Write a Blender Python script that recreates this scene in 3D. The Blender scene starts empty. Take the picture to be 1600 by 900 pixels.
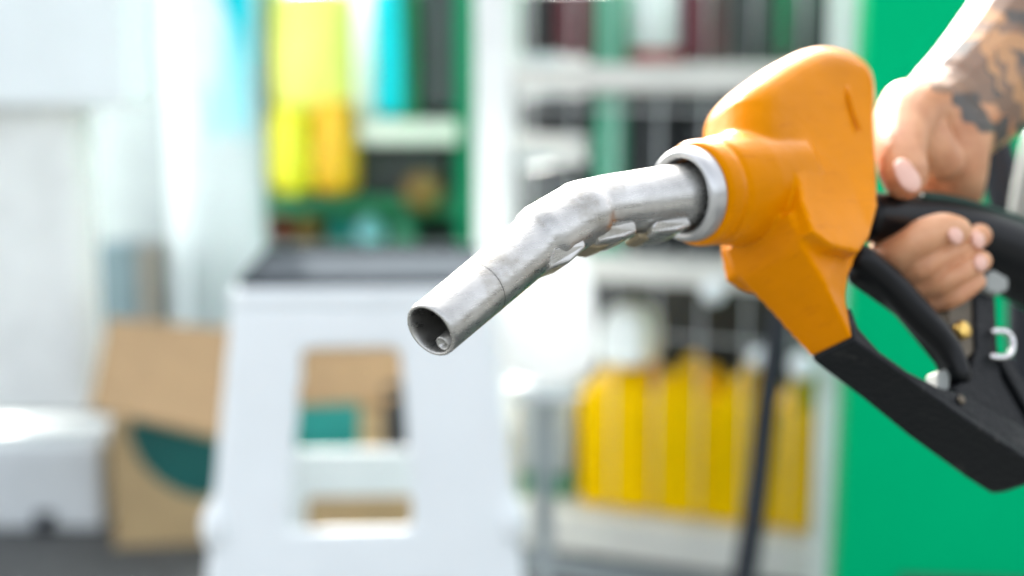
import bpy, bmesh, math, random
from mathutils import Vector, Matrix, Euler
random.seed(7)
C = bpy.context.scene
R = math.radians
# ------------------------------------------------------------------ camera
CAMZ, PITCH, F = 0.82, 9.0, 1600 * 50 / 36.0
cd = bpy.data.cameras.new('camera'); cam = bpy.data.objects.new('camera', cd)
C.collection.objects.link(cam); C.camera = cam
cam.location = (0, 0, CAMZ); cam.rotation_euler = (R(90 - PITCH), 0, 0)
cd.lens = 50; cd.sensor_width = 36; cd.clip_start = 0.01; cd.clip_end = 400
cd.dof.use_dof = True; cd.dof.focus_distance = 0.555; cd.dof.aperture_fstop = 3.6
cd.dof.aperture_blades = 0
# ------------------------------------------------------------------ light
SUN_EL, SUN_AZ = 31.0, -12.0          # azimuth from +Y (away from the camera), negative = left
w = bpy.data.worlds.new('World'); C.world = w; w.use_nodes = True
nt = w.node_tree; bg = nt.nodes['Background']
sky = nt.nodes.new('ShaderNodeTexSky'); sky.sky_type = 'NISHITA'; sky.sun_disc = False
sky.sun_elevation = R(SUN_EL); sky.sun_rotation = R(SUN_AZ)
sky.air_density = .8; sky.dust_density = 9.0; sky.ozone_density = 0.0
hs = nt.nodes.new('ShaderNodeHueSaturation'); hs.inputs['Saturation'].default_value = .3   # bright hazy sky
nt.links.new(sky.outputs[0], hs.inputs['Color']); nt.links.new(hs.outputs[0], bg.inputs[0]); bg.inputs[1].default_value = 0.15
sl = bpy.data.lights.new('sun', 'SUN'); so = bpy.data.objects.new('sun', sl); C.collection.objects.link(so)
sl.energy = 2.8; sl.angle = R(0.5); sl.color = (1, 0.95, 0.88)
el, az = R(SUN_EL), R(SUN_AZ)
sd = Vector((math.sin(az) * math.cos(el), math.cos(az) * math.cos(el), math.sin(el)))
so.rotation_euler = sd.to_track_quat('Z', 'Y').to_euler()
C.view_settings.view_transform = 'Standard'; C.view_settings.look = 'None'
C.view_settings.exposure = 2.42; C.view_settings.gamma = 1
C.cycles.use_denoising = True
try: C.cycles.denoiser = 'OPENIMAGEDENOISE'
except Exception: pass
C.cycles.max_bounces = 8; C.cycles.sample_clamp_indirect = 8
# ------------------------------------------------------------------ projection helpers (photo pixel -> metres)
RM = Euler((R(90 - PITCH), 0, 0)).to_matrix()
CL = Vector((0, 0, CAMZ))
def ray(px, py): return RM @ Vector(((px - 800) / F, -(py - 450) / F, -1))
def P(px, py, d): return CL + ray(px, py) * d
def W(px, py, Y):
    r = ray(px, py); return CL + r * (Y / r.y)
# ------------------------------------------------------------------ materials
def srgb(r, g, b):
    f = lambda c: (c / 255 / 12.92) if c / 255 <= .04045 else ((c / 255 + .055) / 1.055) ** 2.4
    return (f(r), f(g), f(b))
def mat(name, col, rough=.5, metal=0, var=.08, scale=12, bump=0, bscale=60, trans=0, coat=0, stain=None, stain_scale=8, stain_at=.6, spec=.5, tint=None):
    m = bpy.data.materials.new(name); m.use_nodes = True
    n = m.node_tree; b = n.nodes['Principled BSDF']
    tc = n.nodes.new('ShaderNodeTexCoord')
    nz = n.nodes.new('ShaderNodeTexNoise'); nz.inputs['Scale'].default_value = scale; nz.inputs['Detail'].default_value = 6
    n.links.new(tc.outputs['Object'], nz.inputs['Vector'])
    cr = n.nodes.new('ShaderNodeValToRGB')
    cr.color_ramp.elements[0].position = .3; cr.color_ramp.elements[1].position = .7
    cr.color_ramp.elements[0].color = tuple(max(0, c * (1 - var)) for c in col) + (1,)
    cr.color_ramp.elements[1].color = tuple(min(1, c * (1 + var)) for c in col) + (1,)
    n.links.new(nz.outputs['Fac'], cr.inputs[0]); out = cr.outputs[0]
    if stain:
        n2 = n.nodes.new('ShaderNodeTexNoise'); n2.inputs['Scale'].default_value = stain_scale; n2.inputs['Detail'].default_value = 10
        n2.inputs['Roughness'].default_value = .7; n.links.new(tc.outputs['Object'], n2.inputs['Vector'])
        mr = n.nodes.new('ShaderNodeMapRange'); mr.inputs[1].default_value = stain_at; mr.inputs[2].default_value = stain_at + .12
        n.links.new(n2.outputs['Fac'], mr.inputs[0])
        mx = n.nodes.new('ShaderNodeMixRGB'); mx.inputs[2].default_value = tuple(stain) + (1,)
        n.links.new(mr.outputs[0], mx.inputs[0]); n.links.new(out, mx.inputs[1]); out = mx.outputs[0]
    n.links.new(out, b.inputs['Base Color'])
    b.inputs['Roughness'].default_value = rough; b.inputs['Metallic'].default_value = metal
    b.inputs['Specular IOR Level'].default_value = spec
    if tint: b.inputs['Specular Tint'].default_value = tuple(tint) + (1,)
    if coat: b.inputs['Coat Weight'].default_value = coat; b.inputs['Coat Roughness'].default_value = .2
    if trans:
        tr = n.nodes.new('ShaderNodeBsdfTranslucent'); n.links.new(out, tr.inputs[0])
        ms = n.nodes.new('ShaderNodeMixShader'); ms.inputs[0].default_value = trans
        n.links.new(b.outputs[0], ms.inputs[1]); n.links.new(tr.outputs[0], ms.inputs[2])
        n.links.new(ms.outputs[0], n.nodes['Material Output'].inputs[0])
    if bump:
        nb = n.nodes.new('ShaderNodeTexNoise'); nb.inputs['Scale'].default_value = bscale; nb.inputs['Detail'].default_value = 5
        n.links.new(tc.outputs['Object'], nb.inputs['Vector'])
        bp = n.nodes.new('ShaderNodeBump'); bp.inputs['Strength'].default_value = bump; bp.inputs['Distance'].default_value = .002
        n.links.new(nb.outputs['Fac'], bp.inputs['Height']); n.links.new(bp.outputs[0], b.inputs['Normal'])
    return m
WHITE = (.84, .88, .86)
M = {}
M['white'] = mat('white_paint', WHITE, .45, bump=.1)
M['offwhite'] = mat('offwhite_panel', (.62, .68, .70), .5)
M['greypanel'] = mat('grey_panel', (.30, .345, .36), .7)
M['cream'] = mat('cream_shelf', (.66, .67, .62), .5)
M['plastic_white'] = mat('white_plastic', (.85, .92, .93), .4, var=.03, spec=.3)
M['bag'] = mat('bag_plastic', (.93, .94, .95), .3, trans=.6, var=.02)
M['asphalt'] = mat('asphalt', (.075, .08, .08), .85, var=.3, scale=30, bump=.4, bscale=200)
M['pave'] = mat('concrete', (.14, .155, .155), .8, var=.2, scale=9)
M['card'] = mat('cardboard', srgb(168, 140, 104), .8, var=.08, scale=20)
M['cardin'] = mat('cardboard_light', srgb(182, 158, 118), .8, var=.08, scale=20)
M['teal'] = mat('teal_print', srgb(0, 92, 88), .5)
M['tealb'] = mat('teal_bright', srgb(0, 138, 130), .45)
M['green'] = mat('green_paint', (0, .52, .20), .5, var=.05, scale=3, spec=.2, tint=(.05, 1, .5))
M['greend'] = mat('green_frame', srgb(0, 112, 72), .5)
M['greenm'] = mat('green_post', (0, .20, .10), .5, spec=.2)
M['greenp'] = mat('green_pale', srgb(80, 160, 130), .5)
M['cyan'] = mat('cyan_print', (0, .50, .62), .5, spec=.2)
M['cyanp'] = mat('pale_cyan', srgb(150, 215, 228), .5)
M['yellow'] = mat('yellow_plastic', (.90, .57, 0), .45, var=.06, trans=.15, spec=.3, tint=(1, .7, .05))
M['lime'] = mat('lime_bag', srgb(188, 188, 88), .4)
M['lemon'] = mat('lemon_bag', srgb(190, 184, 0), .4)
M['gold'] = mat('gold_bag', srgb(208, 158, 0), .4)
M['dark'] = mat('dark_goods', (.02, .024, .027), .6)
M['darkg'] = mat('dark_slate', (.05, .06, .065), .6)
M['maroon'] = mat('maroon_goods', (.11, .02, .03), .6)
M['red'] = mat('red_label', (.35, .04, .035), .5)
M['orangeb'] = mat('amber_goods', (.18, .10, .015), .5)
M['bluegrey'] = mat('blue_grey_box', (.11, .17, .20), .6)
M['beige'] = mat('beige_goods', (.20, .19, .17), .6)
M['wire'] = mat('galvanised_wire', (.6, .63, .63), .4, metal=.3)
M['hose'] = mat('hose_rubber', (.01, .014, .02), .45, spec=.3)
M['black'] = mat('black_plastic', (.004, .005, .006), .42, spec=.25, bump=.25, bscale=400, stain=(.07, .07, .065), stain_scale=90, stain_at=.62)
M['blackr'] = mat('black_rubber', (.003, .004, .005), .32, spec=.25)
M['guard'] = mat('guard_plastic', (.005, .0065, .008), .5, spec=.22, bump=.4, bscale=300, stain=(.045, .045, .042), stain_scale=45, stain_at=.56)
M['brass'] = mat('brass', (.75, .5, .14), .3, metal=1)
M['tan'] = mat('tarnished_clip', (.30, .25, .16), .4, metal=.6)
M['steel'] = mat('bright_steel', (.75, .76, .76), .2, metal=1)
M['ring'] = mat('satin_steel_ring', (.55, .56, .56), .3, metal=.8, var=.05)
M['nail'] = mat('fingernail', srgb(222, 176, 158), .3, var=.03)
M['bronze'] = mat('dull_bronze', (.13, .11, .08), .55, metal=.6, var=.3, scale=80)
M['capgrey'] = mat('light_grey_cap', (.26, .28, .26), .5)
M['pillar'] = mat('pillar_paint', (.55, .62, .66), .6, spec=.2)
M['plinth'] = mat('plinth_paint', (.68, .73, .74), .6)
M['tray'] = mat('tray_grey', (.06, .07, .08), 1, spec=0)
M['seam'] = mat('dark_seam', (.03, .03, .03), .6)

def orange_mat():
    m = mat('orange_vinyl', (.65, .218, .0), .31, var=.16, scale=14, bump=.2, bscale=120, spec=.3, tint=(1, .45, .03))
    n = m.node_tree; b = n.nodes['Principled BSDF']
    old = b.inputs['Base Color'].links[0].from_socket
    tc = [x for x in n.nodes if x.type == 'TEX_COORD'][0]
    mp = n.nodes.new('ShaderNodeMapping'); mp.inputs['Rotation'].default_value = (0, 0, .7); mp.inputs['Scale'].default_value = (1, 6, 1)
    n.links.new(tc.outputs['Object'], mp.inputs[0])
    g = n.nodes.new('ShaderNodeTexNoise'); g.inputs['Scale'].default_value = 45; g.inputs['Detail'].default_value = 8; g.inputs['Roughness'].default_value = .75
    n.links.new(mp.outputs[0], g.inputs['Vector'])
    mr = n.nodes.new('ShaderNodeMapRange'); mr.inputs[1].default_value = .55; mr.inputs[2].default_value = .72; mr.inputs[4].default_value = .4
    n.links.new(g.outputs['Fac'], mr.inputs[0])
    mx = n.nodes.new('ShaderNodeMixRGB'); mx.inputs[2].default_value = srgb(168, 84, 20) + (1,)
    n.links.new(mr.outputs[0], mx.inputs[0]); n.links.new(old, mx.inputs[1])
    n.links.new(mx.outputs[0], b.inputs['Base Color'])
    return m
M['orange'] = orange_mat()
def spout_mat():
    m = bpy.data.materials.new('worn_aluminium'); m.use_nodes = True
    n = m.node_tree; b = n.nodes['Principled BSDF']
    tc = n.nodes.new('ShaderNodeTexCoord')
    def nz(sc, det, rot=None, scl=None, rough=.6):
        t = n.nodes.new('ShaderNodeTexNoise'); t.inputs['Scale'].default_value = sc; t.inputs['Detail'].default_value = det
        t.inputs['Roughness'].default_value = rough
        if scl:
            mp = n.nodes.new('ShaderNodeMapping'); mp.inputs['Scale'].default_value = scl; mp.inputs['Rotation'].default_value = rot or (0, 0, 0)
            n.links.new(tc.outputs['Object'], mp.inputs[0]); n.links.new(mp.outputs[0], t.inputs['Vector'])
        else: n.links.new(tc.outputs['Object'], t.inputs['Vector'])
        return t
    a = nz(60, 8); s = nz(260, 6, (0, 0, .5), (.25, 1.6, 1.6)); st = nz(38, 9, rough=.72)
    cr = n.nodes.new('ShaderNodeValToRGB'); cr.color_ramp.elements[0].position = .3; cr.color_ramp.elements[1].position = .72
    cr.color_ramp.elements[0].color = (.42, .42, .40, 1); cr.color_ramp.elements[1].color = (.63, .63, .61, 1)
    n.links.new(a.outputs['Fac'], cr.inputs[0])
    mr = n.nodes.new('ShaderNodeMapRange'); mr.inputs[1].default_value = .54; mr.inputs[2].default_value = .70; mr.inputs[4].default_value = .6
    n.links.new(st.outputs['Fac'], mr.inputs[0])
    mx = n.nodes.new('ShaderNodeMixRGB'); mx.inputs[2].default_value = (.26, .23, .17, 1)
    n.links.new(mr.outputs[0], mx.inputs[0]); n.links.new(cr.outputs[0], mx.inputs[1])
    n.links.new(mx.outputs[0], b.inputs['Base Color'])
    b.inputs['Metallic'].default_value = .93
    rr = n.nodes.new('ShaderNodeMapRange'); rr.inputs[1].default_value = .3; rr.inputs[2].default_value = .7
    rr.inputs[3].default_value = .2; rr.inputs[4].default_value = .4
    n.links.new(s.outputs['Fac'], rr.inputs[0]); n.links.new(rr.outputs[0], b.inputs['Roughness'])
    bp = n.nodes.new('ShaderNodeBump'); bp.inputs['Strength'].default_value = .22; bp.inputs['Distance'].default_value = .0006
    n.links.new(s.outputs['Fac'], bp.inputs['Height'])
    b2 = n.nodes.new('ShaderNodeBump'); b2.inputs['Strength'].default_value = .06; b2.inputs['Distance'].default_value = .0006
    n.links.new(a.outputs['Fac'], b2.inputs['Height']); n.links.new(bp.outputs[0], b2.inputs['Normal'])
    n.links.new(b2.outputs[0], b.inputs['Normal'])
    return m
M['spout'] = spout_mat()
# ------------------------------------------------------------------ object helpers
def tag(o, label=None, cat=None, group=None, kind=None):
    if label: o['label'] = label
    if cat: o['category'] = cat
    if group: o['group'] = group
    if kind: o['kind'] = kind
    return o
def empty(name, mw, label, cat, group=None):
    o = bpy.data.objects.new(name, None); C.collection.objects.link(o)
    o.empty_display_size = .02; o.matrix_world = mw
    return tag(o, label, cat, group)
def obj(name, bm, m, parent=None, smooth=True, bevel=0, remesh=0, sm=0, mw=None):
    bmesh.ops.recalc_face_normals(bm, faces=bm.faces)
    me = bpy.data.meshes.new(name); bm.to_mesh(me); bm.free()
    o = bpy.data.objects.new(name, me); C.collection.objects.link(o)
    me.materials.append(m)
    if smooth:
        for p in me.polygons: p.use_smooth = True
    if parent: o.parent = parent
    elif mw is not None: o.matrix_world = mw
    if bevel:
        b = o.modifiers.new('bevel', 'BEVEL'); b.width = bevel; b.segments = 3; b.limit_method = 'ANGLE'
        b.harden_normals = False
        for p in me.polygons: p.use_smooth = False
    if remesh:
        r = o.modifiers.new('remesh', 'REMESH'); r.mode = 'VOXEL'; r.voxel_size = remesh; r.use_smooth_shade = True
        if sm:
            s = o.modifiers.new('smooth', 'SMOOTH'); s.factor = .5; s.iterations = sm
    return o
def box(bm, x0, x1, y0, y1, z0, z1):
    vs = [bm.verts.new((x, y, z)) for z in (z0, z1) for x, y in ((x0, y0), (x1, y0), (x1, y1), (x0, y1))]
    for f in ((0, 1, 2, 3), (4, 5, 6, 7), (0, 1, 5, 4), (1, 2, 6, 5), (2, 3, 7, 6), (3, 0, 4, 7)):
        bm.faces.new([vs[i] for i in f])
def mb(*boxes):
    bm = bmesh.new()
    for b in boxes: box(bm, *b)
    return bm
def frames(pts):
    """parallel-transport frames along pts"""
    T = []
    n = len(pts)
    for i in range(n):
        a = pts[max(i - 1, 0)]; b = pts[min(i + 1, n - 1)]
        T.append((b - a).normalized())
    nrm = T[0].orthogonal().normalized(); out = []
    for t in T:
        nrm = (nrm - t * nrm.dot(t)).normalized(); out.append((t, nrm, t.cross(nrm)))
    return out
def sweep(bm, pts, rad, seg=24, caps=(True, True), ends_round=False, fr=None):
    pts = [Vector(p) for p in pts]; rad = list(rad)
    if ends_round:
        def endcap(p, q, r):
            d = (p - q).normalized(); P_, R_ = [], []
            for a in (80, 60, 40, 20):
                P_.append(p + d * r * math.sin(R(a))); R_.append(r * math.cos(R(a)))
            return P_, R_
        a, ra = endcap(pts[0], pts[1], rad[0]); b, rb = endcap(pts[-1], pts[-2], rad[-1])
        pts = a + pts + b[::-1]; rad = ra + rad + rb[::-1]
    rings = []
    for p, r, (t, n1, n2) in zip(pts, rad, fr or frames(pts)):
        rings.append([bm.verts.new(p + (n1 * math.cos(2 * math.pi * k / seg) + n2 * math.sin(2 * math.pi * k / seg)) * r) for k in range(seg)])
    for a, b in zip(rings, rings[1:]):
        for k in range(seg): bm.faces.new((a[k], a[(k + 1) % seg], b[(k + 1) % seg], b[k]))
    if caps[0]: bm.faces.new(rings[0][::-1])
    if caps[1]: bm.faces.new(rings[-1])
    return rings
def lathe(bm, prof, seg=64, o=Vector((0, 0, 0)), ax='x'):
    """closed profile of (s, r) spun about a local axis"""
    rings = []
    for s, r in prof:
        L = []
        for k in range(seg):
            a = 2 * math.pi * k / seg; c, d = r * math.cos(a), r * math.sin(a)
            L.append(bm.verts.new(o + Vector({'x': (s, c, d), 'y': (c, s, d), 'z': (c, d, s)}[ax])))
        rings.append(L)
    n = len(rings)
    for i in range(n):
        a, b = rings[i], rings[(i + 1) % n]
        for k in range(seg): bm.faces.new((a[k], a[(k + 1) % seg], b[(k + 1) % seg], b[k]))
def solid_lathe(bm, prof, seg=48, o=Vector((0, 0, 0)), ax='x'):
    rings = []
    for s, r in prof:
        L = []
        for k in range(seg):
            a = 2 * math.pi * k / seg; c, d = r * math.cos(a), r * math.sin(a)
            L.append(bm.verts.new(o + Vector({'x': (s, c, d), 'y': (c, s, d), 'z': (c, d, s)}[ax])))
        rings.append(L)
    for a, b in zip(rings, rings[1:]):
        for k in range(seg): bm.faces.new((a[k], a[(k + 1) % seg], b[(k + 1) % seg], b[k]))
    bm.faces.new(rings[0]); bm.faces.new(rings[-1][::-1])
def interp(pts, n):
    """Catmull-Rom through tuples"""
    out = []
    q = [pts[0]] + list(pts) + [pts[-1]]
    for i in range(1, len(q) - 2):
        for k in range(n):
            t = k / n
            out.append(tuple(.5 * (2 * b + (c - a) * t + (2 * a - 5 * b + 4 * c - d) * t * t + (3 * b - a - 3 * c + d) * t ** 3)
                             for a, b, c, d in zip(q[i - 1], q[i], q[i + 1], q[i + 2])))
    out.append(tuple(pts[-1]))
    return out
# ================================================================== SETTING
def struct(name, bm, m, **k): return tag(obj(name, bm, m, smooth=False, **k), kind='structure')
struct('ground', mb((-60, 60, -60, 60, -.2, 0)), M['asphalt'])
struct('pavement', mb((-1.4, .15, 2.75, 5.2, -.05, .25)), M['pave'], bevel=.01)

class Fr:
    """upright frame standing on the ground under a pixel at distance Y, turned by ang about z"""
    def __init__(s, px, Y, ang=0, z=0):
        p = W(px, 450, Y); s.o = Vector((p.x, p.y, z)); a = R(ang)
        s.x = Vector((math.cos(a), math.sin(a), 0)); s.y = Vector((-math.sin(a), math.cos(a), 0))
        s.mw = Matrix.Translation(s.o) @ Matrix.Rotation(a, 4, 'Z')
    def h(s, px, py, yo=0):
        r = ray(px, py); q = s.o + s.y * yo
        t = (q - CL).dot(s.y) / r.dot(s.y); p = CL + r * t - s.o
        return p.dot(s.x), p.z
    def bx(s, x0, y0, x1, y1, yo=0, dep=.05):
        """box whose front face covers the pixel rectangle"""
        a, zt = s.h(x0, y0, yo); b, _ = s.h(x1, y0, yo); _, zb = s.h(x0, y1, yo)
        return (a, b, yo, yo + dep, zb, zt)

# ---- far white wall
f = Fr(600, 7.0)
t = empty('boundary_wall', f.mw, 'long plain white wall far behind the racks and stool', 'wall')
obj('wall_panel', mb((-6, 7, 0, .2, 0, 2.6)), M['offwhite'], t, smooth=False)
obj('coping', mb((-6.02, 7.02, -.03, .23, 2.603, 2.66)), M['greypanel'], t, smooth=False)
# ---- white dispenser cabinet at far left
f = Fr(60, 2.48)
t = empty('dispenser_cabinet', f.mw, 'tall white metal cabinet with overhanging top at the left edge of the picture', 'cabinet')
obj('column', mb((-.6, f.h(128, 450)[0], 0, .12, .2, f.h(60, 150)[1])), M['white'], t, bevel=.008)
z1 = f.h(60, 168)[1]
obj('overhanging_head', mb((-.6, f.h(212, 100)[0], -.06, .14, z1 + .002, 1.3)), M['plastic_white'], t, bevel=.01)
zb = f.h(60, 690, -.03)[1]
obj('plinth', mb((-.6, f.h(160, 750, -.04)[0], -.05, .16, 0, zb)), M['plinth'], t, bevel=.008)
obj('foot', mb((f.h(55, 800, -.06)[0], f.h(82, 800, -.06)[0], -.07, -.052, 0, .035)), M['hose'], t, bevel=.003)
# ---- grey wall part behind it
f = Fr(200, 2.98)
t = empty('grey_service_panel', f.mw, 'flat pale grey panel between the white cabinet and the bluish white pillar', 'panel')
obj('panel', mb((f.h(40, 0)[0], f.h(250, 0)[0], 0, .04, 0, 2.3)), M['greypanel'], t, smooth=False)
obj('trim', mb(f.bx(240, -300, 262, 700, -.01, .06)), M['offwhite'], t, smooth=False)
f2 = Fr(190, 2.80)
t = empty('blue_grey_tub', f2.mw, 'blue grey tub with a beige side resting on a ledge behind the cardboard box', 'tub')
obj('tub', mb(f2.bx(135, 385, 212, 520, 0, .1)), M['bluegrey'], t, bevel=.006)
obj('side_label', mb(f2.bx(213, 385, 243, 520, 0, .1)), M['beige'], t, bevel=.006)
obj('ledge', mb(f2.bx(130, 521, 262, 535, -.01, .15)), M['offwhite'], t, bevel=.003)
# ---- bluish white pillar with cyan graphics
f = Fr(320, 2.9)
t = empty('pump_pillar', f.mw, 'bluish white pillar with cyan shapes printed near its top, left of the green rack', 'pillar')
a = f.bx(262, -400, 392, 760, 0, .25)
obj('column', mb((a[0], a[1], 0, .05, 0, 2.2)), M['pillar'], t, bevel=.02)
def plate(fr, pts, yo, th, m, name, parent, bevel=0):
    bm = bmesh.new(); A = []; B = []
    for px, py in pts:
        x, z = fr.h(px, py, yo); A.append(bm.verts.new((x, yo, z))); B.append(bm.verts.new((x, yo + th, z)))
    bm.faces.new(A); bm.faces.new(B[::-1]); n = len(A)
    for i in range(n): bm.faces.new((A[i], A[(i + 1) % n], B[(i + 1) % n], B[i]))
    return obj(name, bm, m, parent, smooth=False, bevel=bevel)
plate(f, [(335, -80), (392, -80), (392, 200), (386, 110), (372, 55), (345, 0)], -.006, .005, M['cyan'], 'printed_shape', t)
plate(f, [(345, 20), (370, 58), (384, 112), (388, 180), (380, 230), (362, 190), (345, 110)], -.004, .003, M['cyanp'], 'printed_highlight', t)
plate(f, [(332, 120), (345, 160), (350, 200), (340, 222), (326, 200), (324, 150)], -.004, .003, M['cyanp'], 'printed_drop', t)

# ---- green display rack on the raised pavement
f = Fr(560, 3.3, 0, .25)
t = empty('green_display_rack', f.mw, 'dark green metal rack with open bays on the raised pavement behind the stool', 'rack')
top = .76
def rb(name, x0, y0, x1, y1, yo, dep, m, bevel=.004, par=None): return obj(name, mb(f.bx(x0, y0, x1, y1, yo, dep)), m, par or t, bevel=bevel)
obj('side_post', mb((f.h(388, 400)[0], f.h(416, 400)[0], 0, .3, 0, top)), M['greend'], t, bevel=.004)
obj('side_post', mb((f.h(714, 400)[0], f.h(742, 400)[0], 0, .3, 0, top)), M['greenm'], t, bevel=.004)
obj('middle_post', mb((f.h(618, 400)[0], f.h(652, 400)[0], .02, .28, f.h(600, 215)[1], top)), M['greend'], t, bevel=.004)
rb('back_panel', 414, 0, 716, 384, .3, .01, M['greend'])
rb('shelf', 414, 308, 716, 335, .02, .27, M['greend'])
rb('shelf', 414, 383, 716, 398, .0, .29, M['pave'])
rb('wire_tray', 560, 190, 716, 224, -.03, .3, M['cream'])
# goods in the rack
def goods(name, label, cat, x0, y0, x1, y1, m, yo=.0, dep=.1, fr=None, bevel=.012, group=None):
    fr = fr or f
    b = fr.bx(x0, y0, x1, y1, yo, dep); cx = (b[0] + b[1]) / 2
    mw = fr.mw @ Matrix.Translation((cx, yo, b[4]))
    h = b[5] - b[4]; hw = (b[1] - b[0]) / 2
    bm = bmesh.new(); box(bm, -hw, hw, 0, dep, 0, h)
    e = obj(name, bm, m, None, mw=mw, bevel=min(bevel, hw * .6, h * .4, dep * .4))
    return tag(e, label, cat, group)
def sack(name, label, cat, x0, y0, x1, y1, m, yo=0, dep=.12, fr=None, pinch=.75, group=None):
    """soft bag: rounded, narrower at the top, wrinkled"""
    fr = fr or f
    b = fr.bx(x0, y0, x1, y1, yo, dep); cx = (b[0] + b[1]) / 2; hw = (b[1] - b[0]) / 2; h = b[5] - b[4]
    mw = fr.mw @ Matrix.Translation((cx, yo + dep / 2, b[4]))
    bm = bmesh.new(); rings = []; seg = 28
    for i, (zz, s) in enumerate([(0, .6), (.03, .86), (.12, 1), (.35, 1.0), (.6, .97), (.8, .9), (.93, pinch), (1, pinch * .7)]):
        L = []
        for k in range(seg):
            a = 2 * math.pi * k / seg; wob = 1 + .04 * math.sin(3 * a + i) + .03 * math.sin(7 * a - 2 * i)
            e = lambda v: math.copysign(abs(v) ** .65, v)
            L.append(bm.verts.new((e(math.cos(a)) * hw * s * wob, e(math.sin(a)) * dep / 2 * s * wob, zz * h)))
        rings.append(L)
    for a_, b_ in zip(rings, rings[1:]):
        for k in range(seg): bm.faces.new((a_[k], a_[(k + 1) % seg], b_[(k + 1) % seg], b_[k]))
    bm.faces.new(rings[0]); bm.faces.new(rings[-1])
    o = obj(name, bm, m, None, mw=mw); s_ = o.modifiers.new('sub', 'SUBSURF'); s_.levels = 1; s_.render_levels = 1
    return tag(o, label, cat, group)
sack('rain_coat', 'large pale lime yellow bag filling the upper left bay of the green rack', 'bag', 412, -25, 560, 190, M['lime'], -.05, .2, pinch=.95)
sack('yellow_sack', 'lemon yellow sack on the lower left shelf, beside the golden one', 'sack', 412, 165, 485, 308, M['lemon'], -.1, .16, pinch=.9)
sack('yellow_sack', 'golden yellow sack right of the lemon one in the green rack', 'sack', 478, 155, 553, 306, M['gold'], -.08, .16, pinch=.92)
sack('cyan_bag', 'bright cyan bag hanging in the middle of the green rack', 'bag', 574, -25, 628, 184, M['cyan'], -.02, .12, pinch=.9)
sack('white_pouch', 'narrow white pouch squeezed between lime bag and cyan bag', 'pouch', 548, -25, 582, 185, M['bag'], -.04, .1, pinch=.8)
goods('dark_case', 'dark slate case standing in the upper right bay of the green rack', 'case', 656, -25, 714, 172, M['darkg'], .05, .2)
goods('dark_crate', 'dark crate under the pale tray on the green rack', 'crate', 552, 228, 700, 306, M['dark'], .03, .2)
f_ = f
bm = bmesh.new(); x, z = f.h(660, 300, .0)
solid_lathe(bm, [(-.02, .025), (-.012, .042), (0, .045), (.012, .04)], 32, ax='y')
tag(obj('round_tin', bm, M['orangeb'], mw=f.mw @ Matrix.Translation((x, 0, z))), 'round dull yellow tin in front of the dark crate', 'tin')
for nm, lb, x0, y0, x1, y1, m in (
        ('red_bottle', 'small red bottle at the left end of the rack bottom shelf', 410, 336, 446, 368, M['red']),
        ('amber_bottle', 'amber bottle right of the red one on the rack bottom shelf', 452, 334, 500, 384, M['orangeb']),
        ('blue_bottle', 'deep blue bottle in the middle of the rack bottom shelf', 512, 342, 548, 384, M['tealb']),
        ('pale_blue_bottle', 'pale blue bottle on the rack bottom shelf, right of the deep blue one', 552, 336, 598, 384, M['cyanp']),
        ('pale_green_bottle', 'pale green bottle near the right end of the rack bottom shelf', 608, 342, 650, 384, M['greenp'])):
    b = f.bx(x0, y0, x1, y1, .06, .1); r = (b[1] - b[0]) / 2; h = b[5] - b[4]
    bm = bmesh.new(); solid_lathe(bm, [(0, r * .9), (.006, r), (h * .6, r), (h * .8, r * .55), (h, r * .4)], 24, ax='z')
    tag(obj(nm, bm, m, mw=f.mw @ Matrix.Translation(((b[0] + b[1]) / 2, .06 + r, b[4]))), lb, 'bottle', 'bottles on the bottom shelf of the green rack')
goods('low_step', 'low grey step on the pavement in front of the green rack', 'step', 395, 402, 735, 436, M['pave'], -.35, .2, bevel=.008)

# ---- cardboard box behind stool
f = Fr(330, 2.36, 8)
t = empty('cardboard_box', f.mw, 'open brown cardboard box with a dark teal printed circle, behind the stool', 'box')
xl = f.h(172, 700)[0]; xr = f.h(660, 700)[0]; zt = f.h(330, 655)[1]
obj('walls', mb((xl, xr, 0, .012, 0, zt), (xl, xr, .26, .272, 0, zt + .02), (xl, xl + .012, .012, .26, 0, zt), (xr - .012, xr, .012, .26, 0, zt), (xl + .012, xr - .012, .012, .26, 0, .012)), M['cardin'], t, smooth=False)
bm = bmesh.new()
def flapq(bm, pts, th=.006):
    A = [bm.verts.new(p) for p in pts]; n = (Vector(pts[1]) - Vector(pts[0])).cross(Vector(pts[2]) - Vector(pts[0])).normalized() * th
    B = [bm.verts.new(Vector(p) + n) for p in pts]
    bm.faces.new(A); bm.faces.new(B[::-1]); k = len(A)
    for i in range(k): bm.faces.new((A[i], A[(i + 1) % k], B[(i + 1) % k], B[i]))
def fp(px, py, yo): x, z = f.h(px, py, yo); return (x, yo, z)
flapq(bm, [fp(140, 640, -.10), fp(345, 682, -.10), fp(358, 516, .05), fp(168, 500, .05)])
obj('flap', bm, M['card'], t, smooth=False)
bm = bmesh.new(); flapq(bm, [fp(352, 505, .05), fp(640, 505, .05), fp(620, 625, -.01), fp(345, 640, -.01)])
obj('flap', bm, M['card'], t, smooth=False)
pts = [(205, 655), (345, 690), (345, 772)] + [(345 - 10 - 138 * math.sin(R(a)) * .98, 655 + 125 * math.cos(R(a))) for a in (10, 25, 40, 55, 70, 82)]
plate(f, pts, -.003, .002, M['teal'], 'printed_circle', t)
plate(f, [(462, 628), (562, 628), (560, 745), (462, 745)], -.004, .002, M['tealb'], 'printed_panel', t)
plate(f, [(600, 600), (640, 600), (640, 745), (600, 745)], -.004, .002, M['dark'], 'dark_panel', t)

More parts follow.
